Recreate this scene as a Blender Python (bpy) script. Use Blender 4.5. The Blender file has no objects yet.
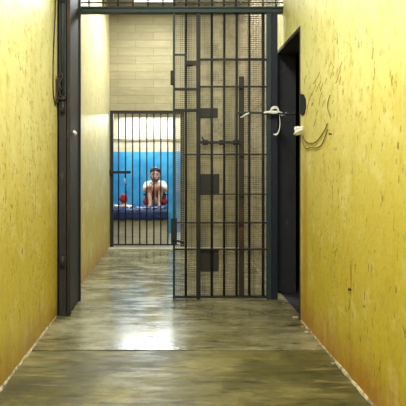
import bpy, bmesh, math, random
from mathutils import Vector, Matrix
random.seed(7)
sc = bpy.context.scene
COL = sc.collection
F = 450.0; H = 1.35; VX, VY = 171.0, 168.0
def PX(px, Y): return (px - VX) * Y / F
def PZ(py, Y): return H + (VY - py) * Y / F
YG = 4.64      # plane of the front gate
YB = 7.6       # plane of the back wall / cell gate
XL, XR = -1.04, 1.15
ZC = 4.05

# ---------------------------------------------------------------- materials
def mat(name, base=(.5,.5,.5), rough=.6, metal=0.0):
    m = bpy.data.materials.new(name); m.use_nodes = True
    b = m.node_tree.nodes['Principled BSDF']
    b.inputs['Base Color'].default_value = (*base, 1)
    b.inputs['Roughness'].default_value = rough
    b.inputs['Metallic'].default_value = metal
    return m, m.node_tree, b
class NT:
    def __init__(s, nt): s.nt = nt; s.geo = nt.nodes.new('ShaderNodeNewGeometry').outputs['Position']
    def n(s, t, **kw):
        x = s.nt.nodes.new(t)
        for k, v in kw.items(): setattr(x, k, v)
        return x
    def link(s, a, b): s.nt.links.new(a, b)
    def mapped(s, scale=(1,1,1), loc=(0,0,0)):
        m = s.n('ShaderNodeMapping'); m.inputs['Scale'].default_value = scale; m.inputs['Location'].default_value = loc
        s.link(s.geo, m.inputs['Vector']); return m.outputs[0]
    def noise(s, scale, detail=4, vec=None, rough=.55, dist=0):
        x = s.n('ShaderNodeTexNoise'); x.inputs['Scale'].default_value = scale
        x.inputs['Detail'].default_value = detail; x.inputs['Roughness'].default_value = rough
        x.inputs['Distortion'].default_value = dist
        s.link(vec if vec is not None else s.geo, x.inputs['Vector']); return x.outputs['Fac']
    def ramp(s, fac, stops):
        r = s.n('ShaderNodeValToRGB'); cr = r.color_ramp
        while len(cr.elements) < len(stops): cr.elements.new(.5)
        for e, (p, c) in zip(cr.elements, stops):
            e.position = p; e.color = (*c, 1) if len(c) == 3 else c
        s.link(fac, r.inputs[0]); return r.outputs[0]
    def mask(s, fac, a, b):
        m = s.n('ShaderNodeMapRange'); m.interpolation_type = 'SMOOTHSTEP'
        m.inputs['From Min'].default_value = a; m.inputs['From Max'].default_value = b
        s.link(fac, m.inputs['Value']); return m.outputs['Result']
    def mul(s, a, b, op='MULTIPLY'):
        m = s.n('ShaderNodeMath', operation=op)
        for i, v in enumerate((a, b)):
            if isinstance(v, (int, float)): m.inputs[i].default_value = v
            else: s.link(v, m.inputs[i])
        return m.outputs[0]
    def mix(s, fac, a, b, mode='MIX'):
        m = s.n('ShaderNodeMix', data_type='RGBA', blend_type=mode)
        if isinstance(fac, (int, float)): m.inputs[0].default_value = fac
        else: s.link(fac, m.inputs[0])
        for i, v in ((6, a), (7, b)):
            if isinstance(v, tuple): m.inputs[i].default_value = (*v, 1)
            else: s.link(v, m.inputs[i])
        return m.outputs[2]
    def sep(s):
        x = s.n('ShaderNodeSeparateXYZ'); s.link(s.geo, x.inputs[0]); return x.outputs
    def bump(s, h, bsdf, strength=.3, dist=.01):
        b = s.n('ShaderNodeBump'); b.inputs['Strength'].default_value = strength; b.inputs['Distance'].default_value = dist
        s.link(h, b.inputs['Height']); s.link(b.outputs[0], bsdf.inputs['Normal'])

def yellow_wall(name, hi, lo, chips=.5, rust=None, grime=(.30,.15,.02)):
    m, nt, b = mat(name, hi, .42)
    t = NT(nt)
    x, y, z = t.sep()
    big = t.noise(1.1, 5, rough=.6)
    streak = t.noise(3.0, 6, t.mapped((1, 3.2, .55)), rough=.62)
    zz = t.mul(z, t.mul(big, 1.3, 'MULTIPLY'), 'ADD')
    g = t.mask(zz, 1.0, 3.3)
    c = t.mix(g, lo, hi)  # paler top, deeper foot: falloff of the overhead light put into the paint colour
    c = t.mix(t.mul(t.mask(streak, .45, .75), .35), c, tuple(v*.80 for v in lo))
    pale = t.noise(5, 5, t.mapped((1,1,.8),(4,2,1)), rough=.65)
    c = t.mix(t.mul(t.mask(pale, .5, .68), .35), c, (.88,.84,.46))
    blot = t.noise(16, 5, t.mapped((1,1,.6),(9,2,3)), rough=.7)
    c = t.mix(t.mul(t.mask(blot, .50, .68), .55), c, (.50,.37,.04))
    # small vertical chips where the paint has come off
    ch = t.noise(30, 2, t.mapped((1, 1.5, .5), (3,7,2)), rough=.5)
    cl = t.noise(2.6, 2, t.mapped((1,1,1),(2,5,8)))
    k = t.mul(t.mask(ch, .635, .69), t.mask(cl, .38, .54))
    c = t.mix(t.mul(k, chips), c, (.17,.10,.02))
    # grime just above the floor
    lowd = t.mask(t.mul(z, t.mul(streak, .5), 'SUBTRACT'), .12, -.32)
    c = t.mix(t.mul(lowd, .75), c, grime)
    if rust:
        for (ry, rz, w, hgt, amt, colr) in rust:  # soft colour spots: rust streak and other orange tints
            dy = t.mul(t.mul(y, ry, 'SUBTRACT'), 1/w); dz = t.mul(t.mul(z, rz, 'SUBTRACT'), 1/hgt)
            d = t.mul(t.mul(dy, dy), t.mul(dz, dz), 'ADD')
            c = t.mix(t.mul(t.mul(1.0, t.mask(d, 0.0, 1.0), 'SUBTRACT'), amt), c, colr)
    t.link(c, b.inputs['Base Color'])
    t.bump(t.mul(t.noise(26, 5), t.mul(k, -.8), 'ADD'), b, .35, .008)
    return m

def concrete(name, dark, mid, light, rlo, rhi, ys=1.6):
    m, nt, b = mat(name, mid, .4)
    t = NT(nt)
    a = t.noise(1.6, 6, t.mapped((1, ys, 1)), rough=.65, dist=.4)
    c = t.ramp(a, [(.30, dark), (.50, mid), (.70, light)])
    f = t.noise(6, 8, t.mapped((.55, 2.6, 1), (3,1,0)), rough=.75, dist=.3)
    c = t.mix(t.mul(t.mask(f, .50, .66), .75), c, tuple(v*.45 for v in dark))
    s = t.noise(60, 3, rough=.7)
    c = t.mix(t.mul(t.mask(s, .6, .72), .5), c, tuple(v*.5 for v in dark))
    w = t.noise(4, 7, t.mapped((.5, 3.0, 1), (7,3,0)), rough=.75, dist=.3)
    c = t.mix(t.mul(t.mask(w, .52, .66), .7), c, light)
    t.link(c, b.inputs['Base Color'])
    r = t.mask(t.noise(3.0, 7, t.mapped((.7,3.2,1),(1,9,0)), rough=.72), .38, .62)
    mr = t.n('ShaderNodeMapRange'); mr.inputs['To Min'].default_value = rlo; mr.inputs['To Max'].default_value = rhi
    t.link(r, mr.inputs['Value']); t.link(mr.outputs[0], b.inputs['Roughness'])
    t.bump(t.mul(f, t.mul(s, .3), 'ADD'), b, .12, .008)
    b.inputs['Specular IOR Level'].default_value = 1.0 if rlo < .2 else .55
    return m

def block_wall(name, base, dark, joint):
    m, nt, b = mat(name, base, .7)
    t = NT(nt); x, y, z = t.sep()
    cx = t.n('ShaderNodeCombineXYZ'); t.link(x, cx.inputs[0]); t.link(z, cx.inputs[1])
    br = t.n('ShaderNodeTexBrick'); br.inputs['Scale'].default_value = 1
    br.inputs['Brick Width'].default_value = .60; br.inputs['Row Height'].default_value = .135
    br.inputs['Mortar Size'].default_value = .010; br.inputs['Mortar Smooth'].default_value = .6
    br.inputs['Color1'].default_value = (*base, 1); br.inputs['Color2'].default_value = (*[v*.86 for v in base], 1)
    br.inputs['Mortar'].default_value = (*joint, 1)
    t.link(cx.outputs[0], br.inputs['Vector'])
    n = t.noise(2.4, 6, rough=.65)
    c = t.mix(t.mul(t.mask(n, .42, .72), .6), br.outputs['Color'], dark)
    c = t.mix(t.mul(t.mask(t.noise(1.6, 4, t.mapped((.5,1,4),(6,6,6)), rough=.6), .42, .62), .35), c, tuple(v*.7 for v in base))
    n2 = t.noise(7, 5, t.mapped((.35, 1, 3.2)), rough=.6)
    c = t.mix(t.mul(t.mask(n2, .5, .7), .35), c, tuple(min(1, v*1.35) for v in base))
    t.link(c, b.inputs['Base Color'])
    t.bump(t.mul(t.noise(30, 4), t.mul(br.outputs['Fac'], -.7), 'ADD'), b, .4, .01)
    return m

def steel(name, base, rust=(.07,.035,.015), amt=.45, rough=.62, scale=6):
    m, nt, b = mat(name, base, rough, .25)
    t = NT(nt)
    n = t.noise(scale, 6, t.mapped((1,1,.5)), rough=.7)
    c = t.mix(t.mul(t.mask(n, .5, .68), amt), base, rust)
    n2 = t.noise(scale*3, 4, t.mapped((1,1,.4),(5,5,5)), rough=.7)
    c = t.mix(t.mul(t.mask(n2, .6, .72), .45), c, tuple(min(1, v*2.6+.02) for v in base))
    t.link(c, b.inputs['Base Color'])
    t.bump(n2, b, .25, .004)
    return m

def cloth(name, base, var=.25, rough=.85, scale=40):
    m, nt, b = mat(name, base, rough)
    t = NT(nt)
    n = t.noise(scale, 4)
    c = t.mix(t.mask(n, .35, .65), tuple(v*(1-var) for v in base), tuple(min(1, v*(1+var)) for v in base))
    t.link(c, b.inputs['Base Color']); t.bump(n, b, .3, .004)
    return m

def RY(px): return F * XR / (px - VX)                 # depth of a point of the right wall
orange_spots = []
yy = RY(351); zz = PZ(274, yy)
orange_spots.append((yy, zz, .016, .13, .75, (.42,.13,.01)))  # rust streak above the nail
yy = RY(305); orange_spots.append((yy, PZ(250, yy), .10, 1.4, .45, (.48,.22,.015)))  # tall soft orange band on the wall beside the doorway
M = {}
M['wall_r'] = yellow_wall('yellow_paint_right', (.79,.765,.33), (.61,.49,.045), .6, orange_spots, (.42,.15,.02))
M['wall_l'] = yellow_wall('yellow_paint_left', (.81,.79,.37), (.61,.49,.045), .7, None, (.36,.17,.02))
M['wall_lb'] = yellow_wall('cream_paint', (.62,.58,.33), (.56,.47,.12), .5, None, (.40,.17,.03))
M['floor_far'] = concrete('worn_concrete_far', (.078,.070,.030), (.18,.165,.080), (.36,.34,.20), .08, .34)
M['floor_near'] = concrete('worn_concrete_near', (.040,.037,.010), (.110,.098,.028), (.25,.22,.075), .34, .58)
M['block'] = block_wall('painted_block', (.31,.275,.145), (.20,.175,.08), (.23,.20,.10))
M['blockgrey'] = block_wall('bare_block', (.40,.33,.20), (.22,.17,.10), (.12,.09,.05))
M['ceil'] = concrete('ceiling_concrete', (.16,.15,.14), (.26,.25,.24), (.36,.36,.36), .6, .9)
M['steel'] = steel('dark_gate_steel', (.010,.014,.017))
M['steel_teal'] = steel('teal_gate_steel', (.022,.044,.052), amt=.35)
M['steel_blue'] = steel('blue_black_door', (.012,.016,.034), rust=(.014,.013,.022), amt=.5, scale=3)
M['steel_brown'] = steel('brown_black_steel', (.030,.024,.020), rust=(.09,.04,.012), amt=.7, scale=4)
M['steel_grey'] = steel('grey_black_steel', (.030,.032,.035), rust=(.02,.016,.012), amt=.6, scale=5)
M['cellgate'] = steel('cell_gate_steel', (.012,.013,.016), amt=.3)
m, nt, b = mat('grey_wire', (.2,.17,.1), .6); t = NT(nt)
n1 = t.noise(7, 3, t.mapped((1, .02, .06)), rough=.6); n2 = t.noise(5, 5, t.mapped((1,1,1.3),(2,2,2)), rough=.7)
c = t.ramp(n1, [(.34, (.06,.055,.035)), (.5, (.22,.195,.12)), (.66, (.34,.30,.23))])
c = t.mix(t.mul(t.mask(n2, .42, .66), .75), c, (.07,.06,.035)); t.link(c, b.inputs['Base Color']); M['mesh'] = m
M['plate'] = steel('plate_steel', (.022,.022,.022), amt=.3)
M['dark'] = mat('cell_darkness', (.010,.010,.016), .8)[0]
M['navy'] = cloth('navy_vinyl', (.006,.026,.125), .25, .45, 12)
M['sheet'] = cloth('pale_sheet', (.34,.44,.58), .2)
M['benchface'] = block_wall('bench_plaster', (.52,.49,.36), (.33,.30,.2), (.42,.38,.26))
M['greyblue'] = cloth('grey_blue_cloth', (.22,.33,.42), .4)
M['white'] = cloth('white_cloth', (.82,.84,.80), .1)
M['rag'] = cloth('grey_rag', (.62,.62,.60), .3)
M['red'] = cloth('red_cloth', (.42,.015,.02), .4)
M['red_glint'] = cloth('red_cloth_highlight', (.60,.10,.14), .3)
M['peach'] = cloth('peach_cloth', (.72,.50,.33), .2)
M['black'] = cloth('black_band', (.012,.012,.014), .2)
M['skin'] = cloth('skin', (.66,.37,.25), .08, .5, 20)
M['hair'] = cloth('black_hair', (.012,.010,.009), .4, .5, 80)
M['beard'] = cloth('grey_stubble', (.13,.10,.085), .3, .8, 120)
M['seam'] = cloth('pale_mortar', (.42,.38,.26), .5, .9, 25)
M['crumb'] = cloth('paint_crumb', (.40,.20,.06), .3, .9, 30)
M['wire'] = mat('dull_wire', (.17,.13,.05), .4, .3)[0]
M['scratch'] = mat('scratch', (.34,.24,.03), .7)[0]
M['lampwhite'] = mat('lamp_housing', (.7,.7,.7), .5)[0]
m, nt, b = mat('tube_glow', (1,1,1), .5); b.inputs['Emission Color'].default_value = (.93,.97,1,1); b.inputs['Emission Strength'].default_value = 2
M['glow'] = m
# cell wall: blue dado under cream
m, nt, b = mat('cell_wall_paint', (.1,.5,.8), .5); t = NT(nt); x, y, z = t.sep()
n = t.noise(3, 5)
blue = t.mix(t.mask(n, .35, .7), (.025,.33,.62), (.09,.50,.76))
cream = t.mix(t.mask(t.noise(2.5, 5, t.mapped((1,1,1),(3,3,3))), .4, .65), (.78,.62,.40), (.62,.52,.30))
c = t.mix(t.mask(t.mul(z, t.mul(n, .02), 'ADD'), 1.690, 1.696), blue, cream)
pk = t.mask(t.noise(3.5, 3, t.mapped((1,1,1),(8,1,3))), .56, .66)
sel = t.mask(z, 1.72, 1.75)
c = t.mix(t.mul(t.mul(pk, .5), sel), c, (.72,.38,.28))
t.link(c, b.inputs['Base Color']); M['cell'] = m

# ---------------------------------------------------------------- mesh helpers
def link(name, bm, m, parent=None, smooth=False):
    me = bpy.data.meshes.new(name)
    bmesh.ops.recalc_face_normals(bm, faces=bm.faces)
    bm.to_mesh(me); bm.free()
    if smooth:
        for p in me.polygons: p.use_smooth = True
    o = bpy.data.objects.new(name, me); COL.objects.link(o)
    o.data.materials.append(m)
    if parent:
        o.parent = parent
        # meshes are written in world coordinates: bring them to the parent's frame
        loc = parent_world(parent)
        me.transform(Matrix.Translation(-loc))
    return o
def parent_world(p):
    v = Vector(p.location)
    while p.parent: p = p.parent; v += Vector(p.location)
    return v
def thing(name, label, cat, loc, group=None):
    o = bpy.data.objects.new(name, None); COL.objects.link(o); o.location = loc
    o.empty_display_size = .1
    return tag(o, label, cat, group)
def tag(o, label, cat, group=None, kind=None):
    o['label'] = label; o['category'] = cat
    if group: o['group'] = group
    if kind: o['kind'] = kind
    return o
def setorigin(o, loc):
    o.data.transform(Matrix.Translation(-Vector(loc))); o.location = loc; return o
def struct(name, bm, m, label, cat):
    o = link(name, bm, m); o['kind'] = 'structure'; o['label'] = label; o['category'] = cat; return o
def box(bm, x0, x1, y0, y1, z0, z1, bev=0):
    r = bmesh.ops.create_cube(bm, size=1)
    vs = r['verts']
    for v in vs:
        v.co = Vector(((x0+x1)/2 + v.co.x*(x1-x0), (y0+y1)/2 + v.co.y*(y1-y0), (z0+z1)/2 + v.co.z*(z1-z0)))
    if bev:
        es = list({e for v in vs for e in v.link_edges})
        bmesh.ops.bevel(bm, geom=es, offset=bev, segments=2, affect='EDGES', profile=.6)
    return bm
def tube(bm, pts, r, seg=10, cap=True):
    pts = [Vector(p) for p in pts]; n = len(pts)
    rs = r if isinstance(r, (list, tuple)) else [r]*n
    rings = []; up = None
    for i, p in enumerate(pts):
        d = (pts[min(i+1, n-1)] - pts[max(i-1, 0)]).normalized()
        if up is None:
            up = Vector((0,0,1)) if abs(d.z) < .9 else Vector((0,1,0))
        a = d.cross(up).normalized(); bb = a.cross(d).normalized(); up = bb
        rings.append([bm.verts.new(p + (a*math.cos(2*math.pi*k/seg) + bb*math.sin(2*math.pi*k/seg))*rs[i]) for k in range(seg)])
    for i in range(n-1):
        for k in range(seg):
            bm.faces.new((rings[i][k], rings[i][(k+1)%seg], rings[i+1][(k+1)%seg], rings[i+1][k]))
    if cap:
        bm.faces.new(rings[0][::-1]); bm.faces.new(rings[-1])
    return bm
def ell(bm, c, r, rot=None, u=16, v=12):
    m = Matrix.Translation(Vector(c))
    if rot is not None: m = m @ rot
    m = m @ Matrix.Diagonal((*r, 1))
    bmesh.ops.create_uvsphere(bm, u_segments=u, v_segments=v, radius=1, matrix=m); return bm
def capsule(bm, a, b, ra, rb, n=9):
    """tapered limb: row of overlapping rings closed by round ends"""
    a, b = Vector(a), Vector(b); d = (b-a); L = d.length; d.normalize()
    pts, rs = [], []
    for k in range(5):
        th = math.pi/2*(k+.35)/5.35; pts.append(a - d*ra*math.cos(th)); rs.append(ra*math.sin(th))
    for k in range(n+1):
        t_ = k/n; pts.append(a + d*L*t_); rs.append(ra + (rb-ra)*t_)
    for k in range(5):
        th = math.pi/2*(k+1)/5.35; pts.append(b + d*rb*math.sin(th)); rs.append(max(rb*math.cos(th), .001))
    return tube(bm, pts, rs, 14)
def remesh(o, vox, it=4, fac=.5):
    r = o.modifiers.new('fuse', 'REMESH'); r.mode = 'VOXEL'; r.voxel_size = vox; r.use_smooth_shade = True
    s = o.modifiers.new('soften', 'SMOOTH'); s.iterations = it; s.factor = fac
    return o
B = bmesh.new

# ---------------------------------------------------------------- setting
YJ = F*H/(350-VY)          # slab joint
bm = B(); box(bm, -1.30, 1.45, -2.2, YJ-.006, -.16, -.004); struct('floor', bm, M['floor_near'], 'dark stained concrete floor slab in the foreground', 'floor')
bm = B(); box(bm, -1.30, XR+.035, YJ+.006, 7.45, -.16, 0, .004); struct('floor.001', bm, M['floor_far'], 'paler polished concrete floor slab running under the gates', 'floor')
bm = B(); box(bm, -1.30, 1.45, YJ-.02, YJ+.02, -.16, -.014); struct('trim_1', bm, M['steel_brown'], 'dirt filled joint between the two floor slabs', 'floor joint')
# threshold and cell floor
bm = B(); box(bm, -1.30, 1.45, 7.45, 9.5, -.16, .012, .006); struct('floor.002', bm, M['benchface'], 'pale threshold and cell floor behind the far gate', 'floor')
# left wall (front length, back length)
bm = B(); box(bm, XL-.2, XL, -2.2, 4.36, -.02, ZC); struct('wall_left', bm, M['wall_l'], 'chipped yellow left corridor wall in front of the gate', 'wall')
bm = B(); box(bm, XL-.2, XL, 4.36, YB, -.02, ZC); struct('wall_left.001', bm, M['wall_lb'], 'cream left corridor wall beyond the gate', 'wall')
# right wall with the doorway
DY0 = RY(300.5); DY1 = 4.89; DZ = 2.615
bm = B(); box(bm, XR, XR+.2, -2.2, DY0, -.02, ZC)
box(bm, XR, XR+.2, DY0, DY1, DZ, ZC); struct('wall_right', bm, M['wall_r'], 'yellow right corridor wall with scratched paint and a doorway', 'wall')
bm = B(); box(bm, XR, XR+.2, DY1, YB, -.02, ZC); struct('wall_right.001', bm, M['blockgrey'], 'bare block right wall behind the mesh gate', 'wall')
# side cell behind the door
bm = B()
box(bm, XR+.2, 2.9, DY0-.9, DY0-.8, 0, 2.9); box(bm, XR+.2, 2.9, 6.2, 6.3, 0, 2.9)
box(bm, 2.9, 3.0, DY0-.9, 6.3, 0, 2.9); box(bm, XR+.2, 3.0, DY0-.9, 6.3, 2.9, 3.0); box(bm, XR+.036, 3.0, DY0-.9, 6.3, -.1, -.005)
struct('wall_side_cell', bm, M['dark'], 'unlit interior of the side cell behind the open door', 'wall')  # near-black colour supplies the darkness inside this cell
# back wall with opening for the cell gate
GX0 = PX(110, YB); GX1 = PX(184, YB); GZ1 = PZ(110.5, YB)
bm = B(); box(bm, XL-.2, GX0, YB, YB+.15, 0, ZC); box(bm, GX1, XR+.2, YB, YB+.15, 0, ZC); box(bm, GX0, GX1, YB, YB+.15, GZ1, ZC)
struct('wall_back', bm, M['block'], 'cream painted block wall above and beside the far cell gate', 'wall')
bm = B(); box(bm, XL-.2, XR+.2, -2.2, YB, ZC, ZC+.1); struct('ceiling', bm, M['ceil'], 'grey concrete corridor ceiling', 'ceiling')
# cell
bm = B(); box(bm, -1.5, .75, 9.3, 9.4, 0, 3.0); box(bm, -1.6, -1.5, YB+.15, 9.4, 0, 3.0); box(bm, .65, .75, YB+.15, 9.3, 0, 3.0)
struct('wall_cell', bm, M['cell'], 'cell wall painted bright blue below and cream above', 'wall')
bm = B(); box(bm, -1.6, .75, YB+.15, 9.4, 3.0, 3.1); struct('ceiling.001', bm, M['ceil'], 'low concrete ceiling of the far cell', 'ceiling')
# mortar seams along both wall bases
def seam(name, x, y0, y1, side, label):
    bm = B(); n = 70; prev = None
    for i in range(n+1):
        y = y0 + (y1-y0)*i/n
        w = .005 + .010*random.random(); h = .004 + .008*random.random()
        ring = [bm.verts.new((x, y, -.003)), bm.verts.new((x+side*w, y, -.003)), bm.verts.new((x+side*w*.55, y, h)), bm.verts.new((x, y, h*1.5))]
        if prev:
            for k in range(4): bm.faces.new((prev[k], prev[(k+1)%4], ring[(k+1)%4], ring[k]))
        else: bm.faces.new(ring)
        prev = ring
    bm.faces.new(prev[::-1])
    return struct(name, bm, M['seam'], label, 'seam')
seam('baseboard_right', XR, -2, DY0-.02, -1, 'thin pale mortar seam along the foot of the right wall')
seam('baseboard_right.001', XR, DY1, YB, -1, 'thin pale mortar seam at the foot of the block wall behind the gate')
seam('baseboard_left', XL, -2, 4.05, 1, 'thin pale mortar seam along the foot of the left wall')

# conduit on cell wall
zc_ = PZ(139.5, 9.28)
bm = B(); tube(bm, [(-1.48+i*.2, 9.285, zc_+.006*math.sin(i*1.3)) for i in range(11)]+[(.62,9.285,zc_)], .009, 8)
tag(setorigin(link('conduit', bm, M['wire'], smooth=True), (-.4, 9.285, zc_)), 'thin horizontal conduit running across the cream cell wall above the blue', 'conduit')

# ---------------------------------------------------------------- front gate (fixed, meshed half)
gate = thing('barred_gate', 'tall dark barred gate with wire mesh and overhead beam across the corridor', 'gate', (PX(225,YG), YG, 0))
Zb = PZ(299, YG); Zt = PZ(10.5, YG)
def gx(p): return PX(p, YG)
def gz(p): return PZ(p, YG)
bm = B(); box(bm, gx(75), XR-.001, YG-.035, YG+.035, gz(13.6), gz(8), .006)
box(bm, gx(75), XR-.001, YG-.05, YG-.035, gz(9.5), gz(8), .003)
link('top_beam', bm, M['steel_teal'], gate)
bm = B(); box(bm, gx(173), gx(277), YG-.015, YG+.015, .012, .034, .003); link('bottom_rail', bm, M['steel'], gate)
def stile(p0, p1, m, z1=gz(13.6), dy=.018):
    bm = B(); box(bm, gx(p0), gx(p1), YG-dy, YG+dy, .002, z1, .003); return link('stile', bm, m, gate)
stile(172.8, 175.2, M['steel_teal']); stile(196.4, 200.4, M['steel']); stile(266.6, 271, M['steel_teal'], dy=.03); stile(271.6, 277, M['steel_blue'], dy=.03)
for p in (186, 211.8, 224.3, 236.6, 249.3, 263):
    bm = B(); tube(bm, [(gx(p)+random.uniform(-.002,.002), YG, .03), (gx(p), YG, gz(13.6))], .0125, 10)
    link('vertical_bar', bm, M['steel'], gate, True)
for (a, b_, y_, r_, mm) in ((174,187,55,.010,'steel_teal'), (186,198,63.5,.024,'steel'), (199,268,60,.012,'steel'), (199,268,87,.009,'steel'),
        (174,198,89.5,.013,'steel'), (173,199,110.5,.016,'steel'), (199,240,142.5,.013,'steel'), (183,268,154.5,.007,'steel'),
        (199,268,194,.006,'steel'), (174,268,222.5,.007,'steel'), (174,268,249,.009,'steel'), (236,262,113,.011,'steel_teal')):
    bm = B(); box(bm, gx(a), gx(b_), YG-.022, YG-.010, gz(y_)-r_, gz(y_)+r_, .002)
    link('cross_bar', bm, M[mm], gate)
# wire mesh, fixed behind the bars
bm = B(); yw = YG+.024
x = gx(186)+.008
while x < gx(266): box(bm, x-.0034, x+.0034, yw-.002, yw+.002, .03, gz(14)); x += .0165
z = .04
while z < gz(14): box(bm, gx(186), gx(266), yw+.001, yw+.005, z-.0036, z+.0036); z += .0215
link('wire_mesh', bm, M['mesh'], gate)
bm = B(); x = gx(176)+.006
while x < gx(186): box(bm, x-.0022, x+.0022, yw-.002, yw+.002, .03, gz(14)); x += .020
z = .04
while z < gz(14): box(bm, gx(175), gx(186), yw+.001, yw+.005, z-.0024, z+.0024); z += .0215
link('wire_mesh', bm, M['mesh'], gate)
for (a, b_, c_, d_) in ((197.5,218,108,117.5), (197.5,219.5,174,194), (197.5,219,250,271.5)):
    bm = B(); box(bm, gx(a), gx(b_), YG+.008, YG+.018, gz(d_), gz(c_), .002)
    pl = link('lock_plate', bm, M['plate'], gate)
# wide flat stile behind the mesh
bm = B(); box(bm, gx(239), gx(244.5), YG+.014, YG+.021, .03, gz(76), .002)
rs = link('rear_stile', bm, M['steel_brown'], gate)
# latch tongue, hinge blocks
for (a, b_, c_, d_) in ((170.5,174,71,85), (171,177,218,244), (186,193,62,66)):
    bm = B(); box(bm, gx(a), gx(b_), YG-.03, YG+.012, gz(d_), gz(c_), .004); link('hinge_block', bm, M['steel'], gate)
bm = B(); tube(bm, [(gx(172), YG-.02, gz(240)), (gx(179), YG-.035, gz(240.5)), (gx(184), YG-.03, gz(243))], .012, 8); link('bolt', bm, M['steel'], gate, True)
bm = B()
for p in (205, 222, 236):
    box(bm, gx(p)-.03, gx(p)+.03, YG-.032, YG-.006, gz(145), gz(140), .004)
tube(bm, [(gx(202),YG-.03,gz(137)),(gx(204),YG-.03,gz(143)),(gx(238),YG-.03,gz(143))], .008, 8)
link('sliding_bolt', bm, M['steel'], gate)
# transom above the beam
for p in [76.5, 89, 103, 118, 133, 148, 163] + [174, 186, 199, 212, 224, 236, 249, 263, 276]:
    bm = B(); tube(bm, [(gx(p), YG, gz(8)), (gx(p), YG, ZC-.002)], .008, 8); link('transom_bar', bm, M['steel'], gate, True)
for zq in (gz(3), 3.5):
    bm = B(); box(bm, gx(75), XR-.001, YG-.012, YG-.004, zq-.006, zq+.006); link('transom_rail', bm, M['steel'], gate)
bm = B(); x = gx(174)
while x < gx(280): box(bm, x-.0034, x+.0034, yw-.002, yw+.002, gz(8), ZC-.002); x += .0165
z = gz(8)
while z < ZC-.01: box(bm, gx(174), gx(280), yw+.001, yw+.005, z-.0036, z+.0036); z += .0215
link('transom_mesh', bm, M['mesh'], gate)
bm = B(); box(bm, gx(77), XR-.001, YG-.02, YG+.02, ZC-.03, ZC-.001); link('transom_head', bm, M['steel'], gate)

# ---------------------------------------------------------------- open leaf folded against left wall
YF = F*H/(316-VY)
leaf = thing('folded_gate_leaf', 'dark steel gate leaf folded back against the left wall beside the opening', 'gate', (-.98, 4.35, 0))
bm = B(); box(bm, XL+.003, -.958, YF, YF+.05, .004, 3.45, .004); box(bm, XL+.003, XL+.02, YF, YF+.3, .004, 3.45, .003)
link('front_channel', bm, M['steel_grey'], leaf)
bm = B(); box(bm, -.950, -.918, YF-.004, YF+.03, .004, 3.45, .004); link('edge_strip', bm, M['steel_brown'], leaf)
bm = B(); box(bm, -.945, -.930, YF+.03, 4.54, .02, 3.45, .003)
link('sheet_panel', bm, M['steel_grey'], leaf)
bm = B(); box(bm, -.952, -.915, 4.54, 4.58, .004, 3.45, .004); link('stile', bm, M['steel'], leaf)
bm = B(); box(bm, -1.035, -.953, YF+.05, 4.58, .02, .05, .003); link('bottom_rail', bm, M['steel'], leaf)
bm = B(); tube(bm, [(-.985, YF-.012, 1.95), (-.985, YF-.012, 3.45)], .014, 10); link('pivot_rod', bm, M['steel_teal'], leaf, True)
for zq in (.5, 1.9, 2.9):
    bm = B(); tube(bm, [(-.985, YF-.012, zq-.05), (-.985, YF-.012, zq+.05)], .02, 10); link('hinge_knuckle', bm, M['steel_grey'], leaf, True)
bm = B(); box(bm, XL+.001, -.955, YF-.03, YF-.001, PZ(100,YF), PZ(96,YF), .003); box(bm, XL+.001, XL+.02, YF-.06, YF, PZ(104,YF), PZ(80,YF), .003)
tube(bm, [(XL+.012,YF-.05,PZ(78,YF)), (XL+.03,YF-.05,PZ(80,YF)), (XL+.028,YF-.05,PZ(90,YF)), (XL+.045,YF-.04,PZ(97,YF))], .008, 8)
tube(bm, [(XL+.045,YF-.03,PZ(74,YF)), (XL+.06,YF-.03,PZ(77,YF)), (XL+.03,YF-.04,PZ(84,YF)), (XL+.05,YF-.04,PZ(90,YF))], .008, 8)
link('latch', bm, M['steel_brown'], leaf)
# loose cable up the left wall
bm = B(); tube(bm, [(XL+.012, YF-.10, z_) for z_ in (1.9,)] + [(XL+.010+.006*math.sin(z_*5), YF-.12+.035*math.sin(z_*2.3), z_) for z_ in [2.0+.08*i for i in range(14)]]
          + [(XL+.010, YF-.07, 3.15), (XL+.006, YF-.05, 3.2)], .006, 8)
tag(setorigin(link('cable', bm, M['steel_brown'], smooth=True), (XL+.012, YF-.1, 2.0)), 'loose dark cable climbing the left wall beside the folded gate leaf', 'cable')
# small rag on the leaf
def crumple(name, c, r, m, seed, fold=.35):
    random.seed(seed); bm = B(); bmesh.ops.create_icosphere(bm, subdivisions=3, radius=1)
    ks = [(Vector([random.gauss(0,1) for _ in range(3)]).normalized(), random.uniform(3, 7), random.uniform(0, 6)) for _ in range(7)]
    for v in bm.verts:
        d = v.co.normalized(); s = 1 + fold*sum(math.sin(k.dot(d)*f+p) for k, f, p in ks)/4
        v.co = Vector((d.x*r[0]*s, d.y*r[1]*s, d.z*r[2]*s)) + Vector(c)
    return link(name, bm, m, smooth=True)
rg = crumple('rag', (-.905, YF+.12, PZ(133, YF+.1)), (.018,.07,.022), M['rag'], 3)
tag(setorigin(rg, (-.905, YF+.12, PZ(133, YF+.1))), 'small grey rag caught on the folded gate leaf at left', 'rag')

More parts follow.
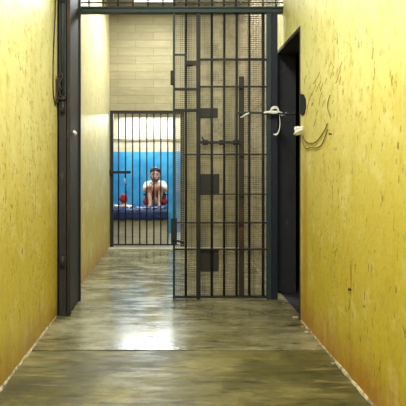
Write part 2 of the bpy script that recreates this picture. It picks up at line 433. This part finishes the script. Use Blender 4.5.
# ---------------------------------------------------------------- side door (open inward)
door = thing('door_1', 'blue-black steel cell door standing open inside the right wall doorway', 'door', (XR+.1, DY1, 0))
door['kind'] = 'structure'
bm = B()
box(bm, XR-.004, XR+.2, DY0, DY0+.03, 0, DZ, .003); box(bm, XR-.004, XR+.2, DY1-.03, DY1, 0, DZ, .003); box(bm, XR-.004, XR+.2, DY0+.03, DY1-.03, DZ-.035, DZ, .003)
link('door_frame', bm, M['steel_grey'], door)
dirv = Vector((1.53-XR-.03, 5.60-4.87, 0)); L = dirv.length; dirv.normalize(); nrm = Vector((dirv.y, -dirv.x, 0))
def lbox(bm, u0, u1, w0, w1, z0, z1, bev=0):
    s = B(); box(s, u0, u1, w0, w1, z0, z1, bev)
    me = bpy.data.meshes.new('t'); s.to_mesh(me); s.free()
    o3 = Vector((XR+.03, 4.87, 0))
    mt = Matrix(((dirv.x, nrm.x, 0, o3.x), (dirv.y, nrm.y, 0, o3.y), (0,0,1,0), (0,0,0,1)))
    me.transform(mt); bm.from_mesh(me); bpy.data.meshes.remove(me)
bm = B(); lbox(bm, 0, L, -.02, .02, .02, DZ-.04, .003); lf = link('door_leaf', bm, M['steel_blue'], door)
bm = B(); lbox(bm, .02, .07, .02, .028, .03, DZ-.05); lbox(bm, L-.06, L-.01, .02, .028, .03, DZ-.05); lbox(bm, .07, L-.06, .02, .028, 1.2, 1.26); link('edge_band', bm, M['steel_grey'], lf)
bm = B(); lbox(bm, .42, .47, .02, .05, 2.05, 2.25, .006); lbox(bm, .30, .60, .04, .06, 2.13, 2.16, .004); link('door_bolt', bm, M['steel_grey'], lf)
# bolt rod reaching across from gate to jamb with tied rag
rod_y = YG-.06
zr = PZ(114, 4.6)
bm = B(); tube(bm, [(gx(262), rod_y, zr), (gx(276), rod_y-.01, zr+.002), (XR-.045, 4.2, PZ(114, 4.2)), (XR-.02, 4.10, PZ(113.5,4.1))], .010, 8)
tag(setorigin(link('locking_rod', bm, M['steel_blue'], smooth=True), (gx(270), rod_y, zr)), 'thin dark locking rod from the mesh gate to the right wall jamb', 'rod')
def strip(bm, pts, ws, seed):
    """narrow creased cloth strip through points, each with its own half-width"""
    random.seed(seed); P_ = [Vector(p) for p in pts]; W_ = list(ws)
    for _ in range(2):
        Q, V = [P_[0]], [W_[0]]
        for i in range(len(P_)-1):
            Q += [P_[i]*.75+P_[i+1]*.25, P_[i]*.25+P_[i+1]*.75]; V += [W_[i]*.75+W_[i+1]*.25, W_[i]*.25+W_[i+1]*.75]
        P_, W_ = Q+[P_[-1]], V+[W_[-1]]
    prev = None; m = 6
    for i, p in enumerate(P_):
        d = (P_[min(i+1, len(P_)-1)]-P_[max(i-1, 0)]).normalized(); a = d.cross(Vector((0,1,0))).normalized()
        w = W_[i]*random.uniform(.75, 1.2)
        ring = [bm.verts.new(p + a*w*math.cos(2*math.pi*k/m) + Vector((0, -.007*math.sin(2*math.pi*k/m)*random.uniform(.4,1.8), 0))) for k in range(m)]
        if prev:
            for k in range(m): bm.faces.new((prev[k], prev[(k+1)%m], ring[(k+1)%m], ring[k]))
        else: bm.faces.new(ring)
        prev = ring
    bm.faces.new(prev[::-1])
def rp(p, q, d=.03): return (gx(p), rod_y-d, PZ(q, 4.6))
bm = B()
strip(bm, [rp(262,113.4), rp(266,112.6), rp(271,113), rp(276,112.8), rp(280,115), rp(282,114.6)], [.008,.016,.019,.018,.020,.006], 1)
strip(bm, [rp(269.5,113), rp(269,110), rp(272,108), rp(275.5,108.6), rp(276.5,112)], [.010,.012,.016,.012,.008], 2)
strip(bm, [rp(277,114), rp(278,122), rp(277.4,131), rp(274.5,135.5), rp(271.5,134.6)], [.003,.003,.005,.015,.006], 3)
strip(bm, [rp(279,114), rp(283,115.5), rp(284,113)], [.009,.010,.004], 4)
tag(setorigin(link('tied_rag', bm, M['white'], smooth=True), (gx(270), rod_y-.03, zr)), 'white rag twisted and tied around the locking rod at the gate', 'rag')
bm = B()
strip(bm, [rp(239,118,.035), rp(241,117.6,.035), rp(243.5,115.6,.035), rp(247.5,113.8,.035)], [.006,.010,.012,.010], 5)
tag(setorigin(link('rag', bm, M['rag'], smooth=True), (gx(243), rod_y-.035, zr)), 'small pale scrap of rag on the mesh gate left of the tied rag', 'rag')
# dark lock hole and white rag on jamb edge
def rw(px, py, off=.0):
    Y = RY(px); return Vector((XR-off, Y, PZ(py, Y)))
bm = B()
pts = [rw(301,94,.006), rw(304,94.5,.006), rw(306,99,.006), rw(306.3,107,.006), rw(305,114,.006), rw(303,116,.006), rw(301,114,.006)]
vs = [bm.verts.new(p) for p in pts]; f = bm.faces.new(vs)
ex = bmesh.ops.extrude_face_region(bm, geom=[f]); bmesh.ops.translate(bm, verts=[v for v in ex['geom'] if isinstance(v, bmesh.types.BMVert)], vec=(.005,0,0))
tag(setorigin(link('lock_keeper', bm, M['dark']), rw(303,105)), 'black rounded lock keeper plate on the yellow wall beside the doorway', 'lock')
p = rw(301.5, 130.5, .03)
jr = None
random.seed(11); bm = B()
for k in range(9):
    a = rw(300.5, random.uniform(126.5,134), random.uniform(.02,.05)); a.y = DY0+random.uniform(-.02,.02)
    b_ = rw(random.uniform(302.5,307), random.uniform(126,135), .018); mid = (Vector(a)+Vector(b_))/2 + Vector((-.022, 0, random.uniform(-.015,.015)))
    tube(bm, [a+Vector((.02,0,0)), a, mid, b_], [.006,.011,.015,.005], 7)
jr = link('rag', bm, M['white'], smooth=True); remesh(jr, .006, 2)
tag(setorigin(jr, p), 'crumpled white rag stuffed at the doorway edge under the black lock keeper', 'rag')
def wirewall(name, pts, r, label):
    P = [rw(a, b_, .008) for a, b_ in pts]
    # smooth
    for _ in range(2):
        Q = [P[0]]
        for i in range(len(P)-1): Q += [P[i]*.75+P[i+1]*.25, P[i]*.25+P[i+1]*.75]
        P = Q + [P[-1]]
    bm = B(); tube(bm, P, r, 6)
    return tag(setorigin(link(name, bm, M['wire'], smooth=True), rw(*pts[0], .008)), label, 'wire')
wirewall('wire', [(304,136),(306,142),(311,143.5),(317,142.5),(322,136),(326,130),(328.5,123.5)], .0042, 'upper of two bare wires looping on the right wall below the scratches')
wirewall('wire', [(303,137),(304,144),(307,149),(312,147),(318,148),(323,145),(326,137),(329,129)], .0042, 'lower longer bare wire looping on the right wall below the scratches')
wirewall('wire', [(331,95),(329,102),(328.5,108),(330,113),(331.5,116)], .003, 'short bare wire hanging on the right wall above the two loops')
# raised paint scratches
scr = [((312,93),(309,101),(307,110)), ((316,85),(313,92),(312,96)), ((320,72),(316,80),(313,84)), ((331,62),(334,68)), ((340,70),(338,78),(336,83)), ((322,92),(320,98),(319,106)),
       ((334,100),(332,104)), ((327,78),(325,84)), ((318,110),(316,116)), ((344,88),(343,95))]
random.seed(12); scr2 = []
for _ in range(26):
    a_ = random.uniform(306, 346); b_ = random.uniform(58, 122); l_ = random.uniform(3, 9); k_ = random.uniform(-.45, .15)
    scr2.append(((a_, b_), (a_+k_*l_*.5+random.uniform(-.4,.4), b_+l_*.5), (a_+k_*l_, b_+l_)))
bm = B()
for s in scr + scr2: tube(bm, [rw(a, b_, .0005) for a, b_ in s], .0022, 5)
o = link('trim_2', bm, M['scratch']); o['kind'] = 'structure'; o['label'] = 'long scratches gouged into the paint of the right wall above the wires'; o['category'] = 'scratches'
for (a, b_), lb in (((351,289.5),'rusty nail in the right wall at the foot of the orange streak'), ((331.5,134),'dark nail in the right wall beside the wire loops')):
    bm = B(); q = rw(a, b_, 0); tube(bm, [q+Vector((.01,0,0)), q+Vector((-.014,0,0)), q+Vector((-.016,0,0))], [.006,.006,.011], 10)
    tag(setorigin(link('nail', bm, M['steel_brown']), q), lb, 'nail')
# crumbs by the right wall foot
crumbs = [(303,318,.016),(311,327,.010),(318,333,.012),(299,309,.014),(292,304,.010),(326,346,.008),(345,364,.010)]
for i, (a, b_, s) in enumerate(crumbs):
    Y = F*H/(b_-VY); c = Vector((PX(a, Y), Y, s*.45))
    if c.x > XR-.03: c.x = XR-.035
    o = crumple('plaster_crumb', c, (s*1.3, s, s*.5), M['crumb'] if i % 2 else M['seam'], 20+i, .5)
    tag(setorigin(o, c), 'small loose plaster crumb on the floor at the foot of the right wall', 'crumb', 'plaster crumbs along the right wall foot')

# ---------------------------------------------------------------- far cell gate
cg = thing('cell_gate', 'black barred cell gate in the far wall in front of the blue cell', 'gate', ((GX0+GX1)/2, YB+.05, 0))
yc = YB+.04
def cx(p): return PX(p, yc)
def cz(p): return PZ(p, yc)
bm = B(); box(bm, cx(109.8), cx(184), yc-.03, yc+.03, cz(113.6), cz(110.6), .004); link('top_rail', bm, M['cellgate'], cg)
for a, b_ in ((109.8,113.4),(180.5,184)):
    bm = B(); box(bm, cx(a), cx(b_), yc-.03, yc+.03, .012, cz(113.6), .004); link('stile', bm, M['cellgate'], cg)
bm = B(); box(bm, cx(113.4), cx(180.5), yc-.012, yc+.012, .035, .060, .003); link('bottom_rail', bm, M['cellgate'], cg)
for p in (118.6,125.6,132.6,139.8,146.8,153.9,160.8,167.8,175):
    bm = B(); tube(bm, [(cx(p), yc, .05), (cx(p), yc, cz(113))], .0115, 10); link('vertical_bar', bm, M['cellgate'], cg, True)
bm = B(); box(bm, cx(108.6), cx(131), yc-.055, yc-.025, cz(173.6), cz(170.8), .006); box(bm, cx(108.6), cx(111.5), yc-.06, yc-.03, cz(175), cz(169.5), .004); link('slide_bolt', bm, M['cellgate'], cg)
# chain hanging from the bolt
ch = thing('chain', 'short chain with a scrap of cloth hanging from the far gate bolt', 'chain', (cx(125.5), yc-.06, cz(174)))
zt = cz(174.5); n = 13
for i in range(n):
    z0 = zt - i*.031; xx = cx(125.2) + .006*math.sin(i*1.7) + i*.0022
    bm = B(); pts = []
    for k in range(13):
        a = 2*math.pi*k/12; u = .011*math.cos(a); w = .020*math.sin(a)
        pts.append((xx + (u if i % 2 else 0), yc-.062 + (0 if i % 2 else u), z0 - .014 + w))
    tube(bm, pts, .0042, 6, False); link('chain_link', bm, M['steel'], ch, True)
o = crumple('cloth_scrap', (cx(125), yc-.075, cz(181)), (.018,.012,.040), M['greyblue'], 5, .6)
o.parent = ch; o.data.transform(Matrix.Translation(-Vector(ch.location)))

# ---------------------------------------------------------------- bench and mat
bx1 = PX(168.5, 7.92)
bm = B(); box(bm, -1.49, bx1, 7.92, 9.29, .012, .47, .008); tag(setorigin(link('masonry_bench', bm, M['benchface']), (-.6, 8.5, .012)), 'pale plastered masonry bench under the navy mat', 'bench')
bm = B(); box(bm, -1.48, bx1-.005, 7.885, 9.05, .472, .625, .03)
for v in bm.verts:
    if v.co.z > .55: v.co.z += .006*math.sin(v.co.x*9)
mt_ = link('blue_mat', bm, M['navy'], smooth=True)
# overhanging cover
bm = B(); n = 44; rows = []
for j, (dy, z_) in enumerate(((.10,.634),(.0,.634),(-.022,.62),(-.028,.56),(-.026,.49),(-.024,.440))):
    r = []
    for i in range(n+1):
        x_ = -1.48 + (bx1+1.48)*i/n
        zz_ = z_ + (.006*math.sin(i*.9)+.005*math.sin(i*2.3) if j == 5 else .003*math.sin(i*.7))
        r.append(bm.verts.new((x_, 7.885+dy-.004*math.sin(i*1.1)*(j > 2), zz_)))
    rows.append(r)
for a, b2 in zip(rows, rows[1:]):
    for i in range(n): bm.faces.new((a[i], a[i+1], b2[i+1], b2[i]))
mat_t = thing('mattress', 'navy blue mattress with hanging cover on the masonry bench', 'mattress', (-.6, 8.4, .472))
mt_.name = 'pad'; mt_.parent = mat_t; mt_.data.transform(Matrix.Translation(-Vector(mat_t.location)))
cv = link('hanging_cover', bm, M['navy'], mat_t, True); sm = cv.modifiers.new('t', 'SOLIDIFY'); sm.thickness = .004
# pale crumpled sheet along the mat's front edge
bm = B(); random.seed(4); nx, ny = 40, 8; g = []
for j in range(ny+1):
    r = []
    for i in range(nx+1):
        u = i/nx; x_ = -.62+.50*u; y_ = 7.90 + .20*j/ny
        r.append(bm.verts.new((x_, y_ + .01*math.sin(i*.8), 0.651 + .007*math.sin(i*1.3+j)+.006*math.sin(i*.5+j*1.7))))
    g.append(r)
for j in range(ny):
    for i in range(nx): bm.faces.new((g[j][i], g[j][i+1], g[j+1][i+1], g[j+1][i]))
sh = link('sheet', bm, M['sheet'], smooth=True); s_ = sh.modifiers.new('t', 'SOLIDIFY'); s_.thickness = .006
tag(setorigin(sh, (-.4, 8.0, .64)), "pale sheet crumpled under the seated person's feet on the navy mattress", 'sheet')

# bundle at left of the bench
Yb_ = 8.06
def bp(px, py, Y=Yb_): return Vector((PX(px, Y), Y, PZ(py, Y)))
o = crumple('folded_cloth', bp(123.2, 205.6), (.075,.07,.035), M['peach'], 31, .25); c = o.location; tag(setorigin(o, bp(123.2, 205.6)), 'peach cloth folded under the red bundle on the navy mattress', 'cloth')
o = crumple('cloth_bundle', bp(123.6, 198.8, Yb_), (.072,.07,.082), M['red'], 33, .18)
tag(setorigin(o, bp(123.6, 198.8)), 'round dark red cloth bundle on the left end of the mattress', 'bundle')
o = crumple('cloth_scrap', bp(123.2, 195.2, Yb_-.045), (.040,.022,.020), M['red_glint'], 36, .3)  # lighter lump standing in for the highlight on the bundle
tag(setorigin(o, bp(123.2, 195.2, Yb_-.045)), 'pink highlight on top of the dark red bundle, shaped as a cloth lump', 'cloth')
o = crumple('towel', bp(130.2, 206.6), (.060,.07,.028), M['white'], 34, .3); tag(setorigin(o, bp(130.2, 206.6)), 'white towel crumpled right of the red bundle on the mattress', 'towel')
o = crumple('towel', bp(115.8, 206.4), (.055,.07,.030), M['white'], 35, .3); tag(setorigin(o, bp(115.8, 206.4)), 'white towel crumpled left of the red bundle by the gate frame', 'towel')

# ---------------------------------------------------------------- seated person
S = .666                       # height of what they sit on
pc = -.288
per = thing('person', 'person in white t-shirt and red shorts sitting knees up on the navy mattress', 'person', (pc, 8.35, S))
def P(x, y, z): return (pc+x*.9, y, S+z)
def HP(x, y, z): return (pc+x*1.15, 8.15+(y-8.17)*1.1, S+.553+(z-.585)*1.15)
Rot = lambda ax, d: Matrix.Rotation(math.radians(d), 4, ax)
bm = B()
# head and neck
ell(bm, HP(0, 8.17, .590), (.088,.103,.118)); ell(bm, HP(0, 8.135, .545), (.064,.066,.070)); capsule(bm, P(0, 8.27, .42), HP(0, 8.20, .52), .052, .048)
capsule(bm, HP(0, 8.085, .590), HP(0, 8.070, .560), .010, .015)          # nose
for s in (-1, 1):
    ell(bm, HP(s*.075, 8.185, .575), (.011,.020,.030))                 # ears
    ell(bm, HP(s*.035, 8.105, .560), (.022,.02,.018))                  # cheeks
capsule(bm, HP(-.018, 8.079, .533), HP(.018, 8.079, .533), .007, .007)   # lips
# trunk
capsule(bm, P(0, 8.42, .10), P(0, 8.38, .26), .125, .120); capsule(bm, P(-.06, 8.33, .33), P(.06, 8.33, .33), .105, .105); capsule(bm, P(-.13, 8.30, .39), P(.13, 8.30, .39), .055, .055)
hands = {}
for s in (-1, 1):
    capsule(bm, P(s*.165, 8.29, .385), P(s*.205, 8.11, .290), .046, .042)       # upper arm
    capsule(bm, P(s*.205, 8.11, .290), P(s*.075, 7.985, .360), .042, .031)      # forearm
    capsule(bm, P(s*.085, 8.42, .09), P(s*.115, 8.10, .325), .078, .056)       # thigh
    capsule(bm, P(s*.115, 8.10, .325), P(s*.090, 8.02, .05), .052, .034)       # shank
    capsule(bm, P(s*.090, 8.03, .030), P(s*.100, 7.935, .022), .030, .026)     # foot
    for k in range(5): capsule(bm, P(s*(.078+.0115*k), 7.925, .018), P(s*(.079+.0125*k), 7.900+.004*k, .014), .0095-.0006*k, .008-.0006*k, 3)
    # palm and fingers: the two hands rest over each other in front of the shins
    wx, wy, wz = s*.075, 7.985, .360
    capsule(bm, P(wx, wy, wz), P(s*.035, 7.965, .353), .026, .032)
    for k in range(4):
        off = .026 - .0175*k; ln = (.9, 1.0, .95, .75)[k]
        a = P(s*.030, 7.952, .353+off); b1 = P(s*.030-s*.036*ln, 7.928, .351+off*1.05+(.004 if s > 0 else -.004)); b2 = P(s*.030-s*.052*ln, 7.935, .335+off)
        capsule(bm, a, b1, .0095, .0085, 3); capsule(bm, b1, b2, .0085, .0075, 3)
    capsule(bm, P(s*.060, 7.968, .375), P(s*.040, 7.945, .395), .011, .010, 3); capsule(bm, P(s*.040, 7.945, .395), P(s*.018, 7.938, .397), .010, .008, 3)
body = remesh(link('body', bm, M['skin'], per, True), .006, 3)
# shirt
bm = B()
capsule(bm, P(0, 8.42, .12), P(0, 8.375, .27), .145, .140); capsule(bm, P(-.07, 8.325, .335), P(.07, 8.325, .335), .120, .120); capsule(bm, P(-.15, 8.29, .385), P(.15, 8.29, .385), .063, .063)
for s in (-1, 1): capsule(bm, P(s*.160, 8.285, .385), P(s*.190, 8.19, .325), .062, .058)
capsule(bm, P(0, 8.27, .435), P(0, 8.255, .450), .062, .058)
remesh(link('t_shirt', bm, M['white'], per, True), .009, 4)
# shorts
bm = B()
for s in (-1, 1): capsule(bm, P(s*.10, 8.42, .10), P(s*.115, 8.17, .265), .098, .078); capsule(bm, P(s*.13, 8.36, .075), P(s*.175, 8.18, .075), .075, .070)
capsule(bm, P(-.08, 8.42, .145), P(.08, 8.42, .145), .13, .13)
remesh(link('shorts', bm, M['red'], per, True), .009, 4)
for s in (-1, 1):
    bm = B(); capsule(bm, P(s*.135, 8.085, .205), P(s*.225, 8.12, .205), .016, .016, 4); remesh(link('shorts_trim', bm, M['black'], per, True), .007, 2)
# hair, brows, eyes, stubble
bm = B(); ell(bm, HP(0, 8.188, .640), (.097,.104,.084)); ell(bm, HP(0, 8.225, .590), (.102,.094,.106))
random.seed(2)
for k in range(60):
    a = random.uniform(0, 2*math.pi); e = random.uniform(.1, 1.3)
    d = Vector((math.cos(a)*math.cos(e), math.sin(a)*math.cos(e), math.sin(e)))
    if d.y < -.55 and d.z < .75: continue
    ell(bm, HP(d.x*.080, 8.19+d.y*.090, .640+d.z*.068), (.018,.018,.016), u=8, v=6)
remesh(link('hair', bm, M['hair'], per, True), .007, 2)
bm = B(); ell(bm, HP(0, 8.132, .524), (.070,.064,.052)); ell(bm, HP(0, 8.085, .548), (.032,.015,.007))
for s in (-1, 1): ell(bm, HP(s*.052, 8.135, .555), (.014,.035,.028))
remesh(link('beard', bm, M['beard'], per, True), .006, 2)
for s in (-1, 1):
    bm = B(); ell(bm, HP(s*.030, 8.094, .592), (.015,.011,.009)); link('eye', bm, M['black'], per, True)
    bm = B(); capsule(bm, HP(s*.015, 8.087, .607), HP(s*.048, 8.096, .609), .007, .005, 4); link('eyebrow', bm, M['hair'], per, True)

# ---------------------------------------------------------------- ceiling light
fx = thing('ceiling_light', 'fluorescent batten on the ceiling beyond the gate', 'light', (PX(150, 7.2), 7.2, ZC))
bm = B(); box(bm, -.62, .06, 7.12, 7.22, ZC-.035, ZC-.001, .006); link('housing', bm, M['lampwhite'], fx)
bm = B(); tube(bm, [(-.60, 7.17, ZC-.055), (.04, 7.17, ZC-.055)], .016, 12); link('lamp_tube', bm, M['glow'], fx, True)
for xq in (-.60, .04):
    bm = B(); box(bm, xq-.012, xq+.012, 7.15, 7.19, ZC-.075, ZC-.035, .003); link('tube_holder', bm, M['lampwhite'], fx)

# ---------------------------------------------------------------- lights
def area(name, loc, rot, sx, sy, power, col):
    l = bpy.data.lights.new(name, 'AREA'); l.shape = 'RECTANGLE'; l.size = sx; l.size_y = sy; l.energy = power; l.color = col
    o = bpy.data.objects.new(name, l); COL.objects.link(o); o.location = loc; o.rotation_euler = rot; return o
area('near_ceiling_lamp', (.05, 1.9, ZC-.08), (0,0,0), .5, 1.4, 138, (1,.985,.93))
area('behind_lamp', (.0, -1.0, 3.0), (math.radians(50),0,0), 1.6, 1.2, 26, (1,.97,.9))
area('middle_ceiling_lamp', (-.15, 6.35, ZC-.1), (0,0,0), .9, .8, 98, (.93,.97,1))
area('cell_lamp', (-.42, 9.05, 2.52), (math.radians(-25),0,0), 1.15, .28, 66, (.78,.91,1))
area('mesh_fill_lamp', (.8, 5.9, ZC-.1), (0,0,0), .4, 1.2, 30, (1,.95,.85))
w = bpy.data.worlds.new('World'); sc.world = w; w.use_nodes = True
w.node_tree.nodes['Background'].inputs[0].default_value = (.9,.93,1,1); w.node_tree.nodes['Background'].inputs[1].default_value = .35

# ---------------------------------------------------------------- camera
cam = bpy.data.cameras.new('Camera'); co = bpy.data.objects.new('Camera', cam); COL.objects.link(co)
co.location = (0, 0, H); co.rotation_euler = (math.radians(90), 0, 0)
cam.sensor_width = 36; cam.lens = 36*F/406; cam.shift_x = (203-VX)/406; cam.shift_y = -(203-VY)/406
cam.clip_start = .05
sc.camera = co
sc.view_settings.view_transform = 'Standard'
sc.view_settings.look = 'None'
sc.view_settings.exposure = 0
